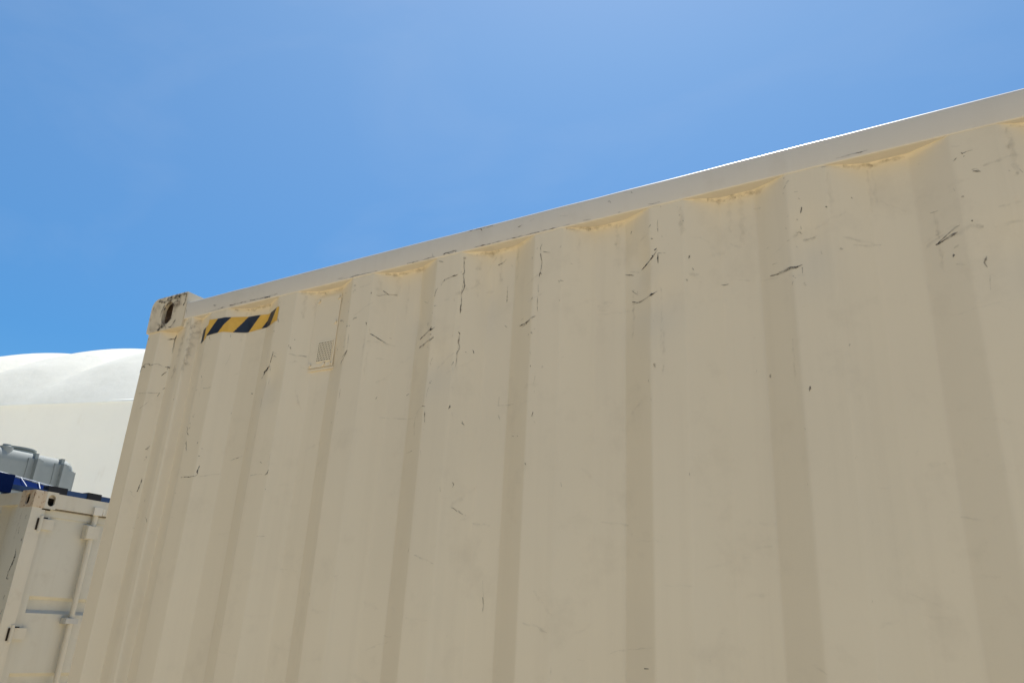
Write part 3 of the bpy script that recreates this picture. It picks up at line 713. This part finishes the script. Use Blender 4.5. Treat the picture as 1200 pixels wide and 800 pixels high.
def stadium(n, w, h, cx, cz):
    """n points round a stadium (vertical), starting at angle 0"""
    pts = []
    for i in range(n):
        a = 2*math.pi*i/n; c, s = math.cos(a), math.sin(a)
        r = w/2; q = h/2-r
        # ray cast against stadium
        if abs(c) > 1e-6 and abs(s/c)*r <= q: t = r/abs(c)
        else:
            b = q*abs(s); t = b+math.sqrt(max(0, b*b-q*q+r*r))
        pts.append((cx+t*c, cz+t*s))
    return pts
def rrect(n, x0, x1, z0, z1, rad):
    """n points on a rounded rectangle by angle from its centre; rad = radii (tl, tr, br, bl)"""
    cx, cz = (x0+x1)/2, (z0+z1)/2; pts = []
    for i in range(n):
        a = 2*math.pi*i/n; c, s = math.cos(a), math.sin(a)
        t = min((x1-x0)/2/max(1e-9, abs(c)), (z1-z0)/2/max(1e-9, abs(s)))
        x, z = cx+t*c, cz+t*s
        for (kx, kz, r) in ((x0, z1, rad[0]), (x1, z1, rad[1]), (x1, z0, rad[2]), (x0, z0, rad[3])):
            sx, sz = (1 if kx == x0 else -1), (1 if kz == z0 else -1)
            ox, oz = kx+sx*r, kz+sz*r
            if (x-ox)*sx < 0 and (z-oz)*sz < 0:
                # intersect ray with the corner circle
                bq = (cx-ox)*c+(cz-oz)*s; cq = (cx-ox)**2+(cz-oz)**2-r*r
                t = -bq+math.sqrt(max(0, bq*bq-cq)); x, z = cx+t*c, cz+t*s
        pts.append((x, z))
    return pts
def casting(M, lx, ly, lz, rad=(.004,)*4, n=64, front=True, side=True):
    """corner casting: local x along the front face, y depth, z up; stadium holes in front (y=0) and side (x=0) faces.
    M maps local to world. Returns bmesh; material 1 = cavity."""
    bm = bmesh.new(); lay = bm.loops.layers.float_color.new('mk')
    def V(x, y, z): return bm.verts.new(M @ Vector((x, y, z)))
    out = rrect(n, 0, lx, 0, lz, rad)
    A = [V(x, 0, z) for x, z in out]; B = [V(x, ly, z) for x, z in out]
    for i in range(n): bm.faces.new((A[i], A[(i+1) % n], B[(i+1) % n], B[i]))
    bm.faces.new(B)
    if front:
        h = stadium(n, .051, .079, lx*.5, lz*.5)
        H = [V(x, .0005, z) for x, z in h]; G = [V(x, .014, z) for x, z in h]
        for i in range(n):
            j = (i+1) % n
            bm.faces.new((A[i], A[j], H[j], H[i])); bm.faces.new((H[i], H[j], G[j], G[i]))
        c = [V(x, .05, z) for x, z in rrect(n, lx*.5-.05, lx*.5+.05, lz*.5-.045, lz*.5+.045, (.01,)*4)]
        g2 = [V(x, .0142, z) for x, z in rrect(n, lx*.5-.05, lx*.5+.05, lz*.5-.045, lz*.5+.045, (.01,)*4)]
        for i in range(n):
            j = (i+1) % n
            for q in ((G[i], G[j], g2[j], g2[i]), (g2[i], g2[j], c[j], c[i])): bm.faces.new(q).material_index = 1
        bm.faces.new(c).material_index = 1
    else: bm.faces.new(A)
    return bm, lay, V
RADS = {(0, 1): (.030, .006, .004, .004)}
def place_castings(parent, x0, x1, w, zb, zt, mats):
    pass
for (ox, sx) in ((X0, 1), (X1, -1)):
    for (oy, sy) in ((-.004, 1), (W+.004, -1)):
        for (oz, sz) in ((ZT, -1), (ZB, 1)):
            M = Matrix(((sx, 0, 0, ox), (0, sy, 0, oy), (0, 0, 1, oz if sz > 0 else oz-.118), (0, 0, 0, 1)))
            bm, lay, V = casting(M, .178, .162, .118, (.030, .005, .004, .004) if sz < 0 else (.004, .004, .005, .02))
            bmesh.ops.recalc_face_normals(bm, faces=bm.faces)
            if sx > 0 and sy > 0 and sz < 0:
                for mk in CAST_MARKS:
                    put_mark(bm, lay, [(min(max(x, X0+(.012 if z > ZT-.02 else .003)), X0+.172), min(z, ZT-.005)) for x, z in mk[0]], *mk[1:], lambda x, z: -.004, .0008, 2)
            o = link('corner_casting', bm, [M_cast, M_cavity, M_mark], cont, smooth=True)
            if sx > 0 and sy > 0 and sz < 0: tag(o, 'worn corner casting with rust round its oval hole')
# posts: the near left one carries marks
def post(x0, x1, y0, y1, z0, z1, marks=()):
    bm = bmesh.new(); lay = bm.loops.layers.float_color.new('mk')
    box(bm, x0, x1, y0, y1, z0, z1)
    es = [e for e in bm.edges if abs(e.verts[0].co.z-e.verts[1].co.z) > .5 and e.verts[0].co.x < (x0+x1)/2]
    bmesh.ops.bevel(bm, geom=es, offset=.008, segments=3, affect='EDGES')
    for mk in marks:
        put_mark(bm, lay, [(min(max(x, x0+.009), x1-.003), z) for x, z in mk[0]], *mk[1:], lambda x, z: y0, .0009)
    return bm
link('corner_post', post(X0+.003, -2.1672, 0, .15, ZB+.117, ZT-.117, POST_MARKS), [M_wall, M_mark], cont, smooth=True)
link('corner_post', post(X1-.15, X1-.003, -.0015, .15, ZB+.117, ZT-.117), M_wall, cont, smooth=True)
for xa, xb in ((X0+.003, X0+.15), (X1-.15, X1-.003)):
    link('corner_post', post(xa, xb, W-.15, W+.0015, ZB+.117, ZT-.117), M_wall, cont, smooth=True)
# gusset plate between casting, post and rail
bm = bx((X0+.1775, -2.012, .004, .05, ZR0-.028, ZR0+.001))
link('gusset', bm, M_wall, cont, bevel=.004)

# hazard tape following the corrugation
bm = bmesh.new(); lay = bm.loops.layers.float_color.new('band')
TX = list(np.arange(-1.9655, -1.6265, .0012)); TZ = list(np.linspace(0, 1, 22))
# black bands given as (top x, bottom x) edges along the unrolled tape
def tape_top(x): return 2.526 + (x+1.78)*(-.03) + .002*math.sin(31*x)
def tape_bot(x): return 2.479 + .0015*math.sin(40*x+1)
arc = [0]
for a, b in zip(TX, TX[1:]): arc.append(arc[-1]+math.hypot(b-a, depth(b)-depth(a)))
def black(s, t):                           # s along tape (m), t 0 bottom .. 1 top
    u = (s - .040*t - .039) % .1055
    return u < .052
rows = []
for t in TZ:
    row = []
    for x, s in zip(TX, arc):
        if x < -1.93: zt, zb = 2.515+(x+1.93)*.2, 2.472+(x+1.93)*.25
        else: zt, zb = tape_top(x), tape_bot(x)
        z = zb+(zt-zb)*t
        row.append((bm.verts.new((x, surf(x, z)-.0011, z)), black(s, t) if x > -1.93 else x < -1.945))
    rows.append(row)
for a, b in zip(rows, rows[1:]):
    for i in range(len(a)-1):
        q = (a[i], a[i+1], b[i+1], b[i]); f = bm.faces.new([v[0] for v in q])
        for lp, v in zip(f.loops, q): lp[lay] = (1.0 if v[1] else 0.0,)*3+(1,)
bmesh.ops.recalc_face_normals(bm, faces=bm.faces)
tag(link('hazard_tape', bm, M_tape, cont, smooth=True), 'yellow and black diagonal striped tape following the corrugation')

# ventilator cover with a perforated grille
VX0, VX1, VZ0, VZ1, VY = -1.505, -1.415, 2.326, 2.532, .0245
bm = bmesh.new()
v = box(bm, VX0, VX1, VY, .05, VZ0, VZ1)
vent = link('vent_cover', bm, M_wall, cont, bevel=.004)
bm = bx((-1.4735, -1.4205, VY-.0025, VY+.004, 2.340, 2.398))
gr = link('grille', bm, M_grille, vent, bevel=.002)
bm = bmesh.new()
for i in range(9):
    for j in range(9):
        x, z = -1.4695+i*.0057, 2.3445+j*.0061
        c = [bm.verts.new((x+.0017*math.cos(k*math.pi/4), VY-.0031, z+.0017*math.sin(k*math.pi/4))) for k in range(8)]
        bm.faces.new(c[::-1])
link('perforation', bm, M_hole, vent)
for (x, z, r) in ((-1.497, 2.522, .0055), (-1.424, 2.522, .0055), (-1.424, 2.45, .0055), (-1.497, 2.335, .005), (-1.422, 2.333, .003), (-1.446, 2.3335, .0055)):
    bm = bmesh.new(); tube(bm, (x, VY+.002, z), (x, VY-.0035, z), r); link('rivet', bm, M_wall, vent, smooth=True)
bm = bx((VX0-.004, VX1+.003, VY+.002, VY+.012, VZ0-.007, VZ0-.0015))
link('base_flange', bm, M_wall, vent)

# timber bearers under the container
for i, x in enumerate((X0+.35, X1-.35)):
    o = link('timber_bearer', bx((x-.06, x+.06, -.08, W+.08, 0.002, ZB-.001)), M_timber, None, bevel=.006)
    tag(o, ['squared timber bearer under the near-corner end of the large cream container, by the taped post', 'squared timber bearer under the far right end of the large cream container'][i], 'timber', 'bearers under the large container')

# ------------------------------------------------------------------ neighbouring container
NX, NY, NW, NZT = -5.655, 1.530, 2.438, 2.452
NZB = NZT-2.591
nb = empty('shipping_container', (NX, NY, NZB), 'smaller looking cream shipping container with rusty corner casting and door locking rod, beyond', 'shipping container')
for k, (oy, sy) in enumerate(((NY, 1), (NY+NW, -1))):
    for (ox, sx) in ((NX, -1), (NX-6.058, 1)):
        for top in (1, 0):
            # two meshes share one casting: hole on the end face and hole on the side face
            zb = NZT-.118 if top else NZB
            Ms = Matrix(((sx, 0, 0, ox), (0, sy, 0, oy), (0, 0, 1, zb), (0, 0, 0, 1)))
            bm, lay, V = casting(Ms, .178, .080, .118, (.008, .004, .004, .004))
            Me = Matrix(((0, sx, 0, ox), (sy, 0, 0, oy), (0, 0, 1, zb), (0, 0, 0, 1)))
            bm2, _, _ = casting(Matrix.Translation((0, sy*.0805, 0)) @ Me, .0815, .178, .118, (.004,)*4)
            
            for f in bm2.faces:
                if f.material_index == 0: f.material_index = 2
            me = bpy.data.meshes.new('t'); bm2.to_mesh(me); bm2.free(); bm.from_mesh(me); bpy.data.meshes.remove(me)
            bmesh.ops.recalc_face_normals(bm, faces=bm.faces)
            near = (top and sy == 1 and sx == -1)
            o = link('corner_casting', bm, [M_rustcast if near else M_cream2, M_hole, M_cream2], nb, smooth=True)
            if near: tag(o, 'orange rusted corner casting with dark oval holes')
# side wall facing the yard, rails and posts
bm = bmesh.new(); prev = None
for s, dp in corr_panel(0, 6.058-.36):
    q = (NX-.15-s, NY+.012+dp); cur = (bm.verts.new((*q, NZB+.15)), bm.verts.new((*q, NZT-.09)))
    if prev: bm.faces.new((prev[0], prev[1], cur[1], cur[0]))
    prev = cur
link('side_panel', bm, M_cream2, nb)
wall_strip('side_panel', M_cream2, nb, (NX-.15, NY+NW-.012, 0), (NX-5.9, NY+NW-.012, 0), (0, -1, 0), NZB+.15, NZT-.09)
wall_strip('end_panel', M_cream2, nb, (NX-6.05, NY+.15, 0), (NX-6.05, NY+NW-.15, 0), (1, 0, 0), NZB+.15, NZT-.09)
for y in (NY+.004, NY+NW-.064):
    link('top_rail', bx((NX-6.058+.178, NX-.178, y, y+.06, NZT-.098, NZT-.012)), M_cream2, nb, bevel=.005)
    link('bottom_rail', bx((NX-6.058+.178, NX-.178, y, y+.06, NZB+.01, NZB+.15)), M_cream2, nb, bevel=.005)
link('roof', bx((NX-6.03, NX-.03, NY+.03, NY+NW-.03, NZT-.04, NZT-.014)), M_roof, nb)
bm = bmesh.new(); lay = bm.loops.layers.float_color.new('mk')
box(bm, NX-.15, NX-.004, NY+.003, NY+.095, NZB+.117, NZT-.117)
def chip(pts, w=.008, a=.95, k=0):       # chips on the post's side face (x runs, y constant)
    put_mark(bm, lay, pts, w, a, k, lambda x, z: NY+.003, .0012)
chip([(NX-.07, 2.05), (NX-.05, 2.0), (NX-.06, 1.95), (NX-.085, 1.9), (NX-.08, 1.86)], .01); chip([(NX-.09, 1.86), (NX-.06, 1.85)], .012)
chip([(NX-.03, 1.66), (NX-.05, 1.60), (NX-.04, 1.52)], .007); chip([(NX-.1, 2.2), (NX-.09, 2.15)], .008, .6); chip([(NX-.05, 2.28), (NX-.055, 2.25)], .01, .7, 1)
chip([(NX-.12, 2.31), (NX-.13, 2.1)], .008, .4, 1)
chip([(NX-.055, 2.02), (NX-.06, 1.97), (NX-.075, 1.92)], .014); chip([(NX-.035, 1.60), (NX-.07, 1.585)], .012); chip([(NX-.02, 1.5), (NX-.06, 1.49)], .014); chip([(NX-.05, 1.75), (NX-.055, 1.72)], .008, .6)
chip([(NX-.10, 1.70), (NX-.07, 1.55), (NX-.075, 1.4)], .009, .6, 1); chip([(NX-.03, 2.12), (NX-.03, 2.10)], .012, .7)
link('corner_post', bm, [M_cream2, M_mark], nb)
link('corner_post', bx((NX-.15, NX-.004, NY+NW-.095, NY+NW-.003, NZB+.117, NZT-.117)), M_cream2, nb, bevel=.006)
for y in (NY+.003, NY+NW-.15): link('corner_post', bx((NX-6.055, NX-5.91, y, y+.147, NZB+.117, NZT-.117)), M_cream2, nb, bevel=.006)
link('door_header', bx((NX-.10, NX-.010, NY+.163, NY+NW-.163, NZT-.108, NZT-.006)), M_cream2, nb, bevel=.006)
link('door_sill', bx((NX-.10, NX-.006, NY+.163, NY+NW-.163, NZB+.01, NZB+.14)), M_cream2, nb, bevel=.006)
# doors: flat panels with horizontal pressed bands
def door_leaf(y0, y1):
    bm = bmesh.new()
    z1, z0 = NZT-.116, NZB+.15
    bands = [1.755, 1.265, .775, .285]
    rows = [(z1, 0)]
    for b in bands:
        zb = b
        rows += [(zb, 0), (zb-.022, -.032), (zb-.088, -.032), (zb-.110, 0)]
    rows.append((z0, 0))
    xf = NX-.040
    fr = .062
    prev = None
    for z, dp in rows:
        cur = [bm.verts.new((xf-.012+dp, y0+fr, z)), bm.verts.new((xf-.012+dp, y1-fr, z))]
        if prev: bm.faces.new((prev[0], prev[1], cur[1], cur[0]))
        prev = cur
    box(bm, xf-.055, xf, y0, y0+fr, z0, z1); box(bm, xf-.055, xf, y1-fr, y1, z0, z1)
    box(bm, xf-.055, xf-.002, y0+fr, y1-fr, z1-.05, z1+.0); box(bm, xf-.055, xf-.002, y0+fr, y1-fr, z0, z0+.05)
    bmesh.ops.recalc_face_normals(bm, faces=bm.faces)
    return bm
ym = NY+NW/2
for k, (ya, yb) in enumerate(((NY+.098, ym-.004), (ym+.004, NY+NW-.098))):
    d = link('door', door_leaf(ya, yb), M_door, nb)
    s = 1 if k == 0 else -1; yo = NY if k == 0 else NY+NW
    for z in (2.23, 1.512, .80, .12):      # hinges
        bm = bmesh.new()
        a, b = sorted((yo+s*.088, yo+s*.19)); box(bm, NX-.04, NX-.022, a, b, z-.036, z+.036)
        tube(bm, (NX-.012, yo+s*.085, z-.055), (NX-.012, yo+s*.085, z+.055), .016)
        link('hinge', bm, M_cream2, d)
        bm = bmesh.new(); a, b = sorted((yo+s*.10, yo+s*.125)); box(bm, NX-.0045, NX+.003, a, b, z+.037, z+.045); box(bm, NX-.0045, NX+.003, *sorted((yo+s*.058, yo+s*.068)), z-.045, z+.035)
        link('hinge_gap', bm, M_hole, d)
    for yr in (.475, .93):
        y = yo+s*yr
        bm = bmesh.new(); tube(bm, (NX-.018, y, NZB+.06), (NX-.018, y, NZT-.085), .019)
        rod = link('locking_rod', bm, M_cream2, d, smooth=True)
        link('cam_keeper', bx((NX-.0095, NX+.012, y-.035, y+.03, NZT-.112, NZT-.055), (NX-.0095, NX+.008, y+.036, y+.05, NZT-.105, NZT-.06)), M_vent if k == 0 and yr < .5 else M_steel, rod, bevel=.004)
        for z in (2.215, 1.605, .9, .2):
            link('rod_bracket', bx((NX-.05, NX+.003, y-.055, y-.024, z-.05 if z > 2 else z-.02, z+.05 if z > 2 else z+.02), (NX+.0025, NX+.010, y-.05, y+.04, z-.045 if z > 2 else z-.018, z+.045 if z > 2 else z+.018)), M_cream2 if z > 2 else M_steel, rod, bevel=.004)
# dark gasket line under the header and little gap under the casting
link('gasket', bx((NX-.055, NX-.030, NY+.17, ym-.02, NZT-.118, NZT-.112)), M_gap, nb)
link('gasket', bx((NX-.02, NX-.003, NY+.070, NY+.13, NZT-.128, NZT-.119)), M_hole, nb)

# ------------------------------------------------------------------ things on the neighbouring roof
RZ = NZT-.012
# long blue bar along the roof's door edge with black clamps
bar = empty('roof_bar', (-5.9, NY+1.1, RZ), 'long blue bar with black clamps lying along the roof edge above the container doors', 'bar')
link('bar', bx((-5.935, -5.875, NY-.06, 1.75, RZ+.016, RZ+.048), (-5.935, -5.875, 1.75, NY+2.2, RZ+.016, RZ+.071)), M_blue, bar, bevel=.005)
for y in (1.72, 2.02, 2.9): 
    a = (.14 if y < 1.8 else .11)
    link('clamp', bx((-5.945, -5.866, y, y+a, RZ+.012, RZ+.082)), M_black, bar, bevel=.004)
for y in (NY+.15, NY+1.1, NY+2.0):
    link('foot', bx((-5.93, -5.88, y, y+.06, RZ, RZ+.0155)), M_black, bar)
link('end_bracket', bx((-5.94, -5.87, NY-.50, NY-.0605, RZ-.012, RZ+.112)), M_navy, bar, bevel=.004)
# tilted dark blue panel with pale grid lines
pn = empty('tilted_panel', (-6.1, 1.5, RZ), 'dark blue panel with pale grid lines tilted up in front of the grey tank', 'solar panel')
la, lb = Vector((-5.945, 1.20, 2.490)), Vector((-5.945, 1.74, 2.490))
ha, hb = Vector((-6.25, 1.10, 2.642)), Vector((-6.25, 1.99, 2.560))
bm = bmesh.new()
th = Vector((.012, 0, -.03))
q = [bm.verts.new(p) for p in (la, lb, hb, ha)]; r_ = [bm.verts.new(p-Vector((.006, 0, .03))) for p in (la, lb, hb, ha)]
bm.faces.new(q); bm.faces.new(r_[::-1])
for i in range(4): bm.faces.new((q[i], r_[i], r_[(i+1) % 4], q[(i+1) % 4]))
bmesh.ops.recalc_face_normals(bm, faces=bm.faces)
link('sheet', bm, M_navy, pn)
bm = bmesh.new()
up = Vector((.004, 0, .008))
def strip(p, q, w): tube(bm, p+up, q+up, w, 6)
strip(ha, hb, .004)
for t in (.20, .55, .74, .92):
    strip(la.lerp(lb, t), ha.lerp(hb, t*.86+.03), .0028)
strip(la, ha, .004); strip(lb, hb, .004)
link('grid_lines', bm, M_white, pn)
link('support_leg', bx((-6.24, -6.20, 1.58, 1.62, RZ, 2.56)), M_blue, pn); link('support_leg', bx((-6.24, -6.20, 1.86, 1.90, RZ, 2.53)), M_blue, pn)
# grey plastic tank
tk = empty('water_tank', (-7.8, 2.2, RZ), 'grey ribbed plastic water tank with a round lid standing on the neighbouring container roof', 'tank')
TX1, TX0, TY0, TY1, TZ1 = -7.30, -8.30, 1.60, 2.70, 2.93
bm = bmesh.new(); box(bm, TX0, TX1, TY0, TY1, RZ, TZ1)
bmesh.ops.bevel(bm, geom=[e for e in bm.edges if e.verts[0].co.z > RZ+.1 or e.verts[1].co.z > RZ+.1], offset=.045, segments=4, affect='EDGES')
body = link('tank_body', bm, M_tank, tk, smooth=True)
bm = bmesh.new()                           # domed top
rr = []
for k, (s, z) in enumerate([(1-.13*(1-math.cos(a_*math.pi/2/9)), TZ1-.05+.10*math.sin(a_*math.pi/2/9)) for a_ in range(10)]):
    cx, cy = (TX0+TX1)/2, (TY0+TY1)/2
    rr.append([bm.verts.new((x, y, z)) for x, y in rrect(48, cx-(TX1-TX0)*.497*s, cx+(TX1-TX0)*.497*s, cy-(TY1-TY0)*.497*s, cy+(TY1-TY0)*.497*s, (.1,)*4)])
for a, b in zip(rr, rr[1:]):
    for i in range(48): bm.faces.new((a[i], a[(i+1) % 48], b[(i+1) % 48], b[i]))
bm.faces.new(rr[-1])
link('tank_top', bm, M_tank, tk, smooth=True)
for y in (1.80, 2.29, 2.53):             # pressed ribs over the shoulder
    bm = bmesh.new(); box(bm, TX1-.30, TX1+.06, y-.065, y+.065, RZ+.002, TZ1+.05)
    bmesh.ops.bevel(bm, geom=[e for e in bm.edges if max(v.co.z for v in e.verts) > RZ+.1], offset=.052, segments=6, affect='EDGES')
    link('rib', bm, M_tank, tk, smooth=True)
bm = bmesh.new(); c = Vector((-7.62, 2.27, TZ1+.06)); 
tube(bm, c, c+Vector((0, 0, .030)), .135, 40); tube(bm, c+Vector((0, 0, .037)), c+Vector((0, 0, .052)), .15, 40); tube(bm, c+Vector((0, 0, .03)), c+Vector((0, 0, .04)), .12, 40)
link('lid', bm, M_tank, tk, smooth=True)
for y, r in ((1.93, .045), (2.05, .055)):
    bm = bmesh.new(); tube(bm, (-7.37, y, TZ1-.02), (-7.37, y, TZ1+.085), r, 24)
    bmesh.ops.bevel(bm, geom=[e for e in bm.edges if min(v.co.z for v in e.verts) > TZ1+.08], offset=.02, segments=3, affect='EDGES')
    link('boss', bm, M_tank, tk, smooth=True)

# ------------------------------------------------------------------ white fabric shelter beyond
A = Vector((.965, .263, 0)); B = Vector((-.263, .965, 0))
E0 = Vector((-14.79, 7.49, 5.70))          # a point of the eave (rib 0)
E0 = E0 + A*2.75
BAY, HALF, RISE = 2.75, 6.0, 2.85
sh = empty('fabric_shelter', (E0.x, E0.y, -.14), 'large white billowing fabric dome shelter behind the grey tank', 'shelter')
def roof_pt(t, p):                         # t in bays along the eave, p 0..2 across
    u = 1-p
    z = RISE*(max(0, 1-abs(u)**1.9))**(1/1.12)
    f = t-math.floor(t); bulge = .34*(4*f*(1-f))**.75*(.25+.75*min(1, z/RISE))*min(1, p*5+.02)*min(1, (2-p)*5+.02)
    rad = Vector((0, 0, .85)) + B*(-.5*u)
    return E0 + A*(t*BAY) + B*(p*HALF) + Vector((0, 0, z)) + rad*bulge
bm = bmesh.new(); T0 = -3.35; nb_ = 8; rows = []
for i in range(nb_*20+1):
    t = -4 + SHIFT + i/20 if False else -4 + i/20
    rows.append([bm.verts.new(roof_pt(t, (j/60)*2 if j > 6 else (j/60)*2)) for j in range(61)])
for a, b in zip(rows, rows[1:]):
    for j in range(60): bm.faces.new((a[j], b[j], b[j+1], a[j+1]))
bmesh.ops.recalc_face_normals(bm, faces=bm.faces)
link('roof_fabric', bm, M_fabric, sh, smooth=True)
bm = bmesh.new()
for q in (0, 2*HALF):
    prev = None
    for i in range(nb_*12+1):
        t = -4+i/12; p = E0+A*(t*BAY)+B*(q+ (.06 if q == 0 else -.06)) + B*(.03*math.sin(t*2.2))
        cur = [bm.verts.new((p.x, p.y, z)) for z in (-.14, 2, 4, 5.2, 5.765)]
        if prev:
            for k in range(4): bm.faces.new((prev[k], cur[k], cur[k+1], prev[k+1]))
        prev = cur
link('side_curtain', bm, M_curtain, sh, smooth=True)

# ------------------------------------------------------------------ two dark containers added unseen at left to shade the left-facing rib slopes
DX1, DX0, DY1, DY0 = -4.9, -7.89, -.45, -2.888
M_blocker = paint('blocker_dark_green', (.03, .045, .04), rust=.1, grime=.3)
for zb, lab in ((0, 'dark green container added out of view to shade the ribs, lower of two'),
                (2.90, 'dark green container added out of view to shade the ribs, upper of two stacked')):
    blocker = empty('shipping_container', ((DX0+DX1)/2, (DY0+DY1)/2, zb), lab, 'shipping container', 'dark containers added out of view to shade the ribs')
    for p0, p1, inw in (((DX1, DY0), (DX1, DY1), (-1, 0, 0)), ((DX0, DY0), (DX0, DY1), (1, 0, 0)), ((DX0, DY1), (DX1, DY1), (0, -1, 0)), ((DX0, DY0), (DX1, DY0), (0, 1, 0))):
        wall_strip('side_panel' if inw[0] == 0 else 'end_panel', M_blocker, blocker, (*p0, 0), (*p1, 0), inw, zb+.12, zb+2.80)
    link('roof', bx((DX0+.01, DX1-.01, DY0+.01, DY1-.01, zb+2.801, zb+2.85)), M_blocker, blocker)
    for x in (DX0-.004, DX1-.14):
        for y in (DY0-.004, DY1-.14): link('corner_post', bx((x, x+.144, y, y+.144, zb+.02-.06*(zb == 0), zb+2.896)), M_blocker, blocker, bevel=.006)
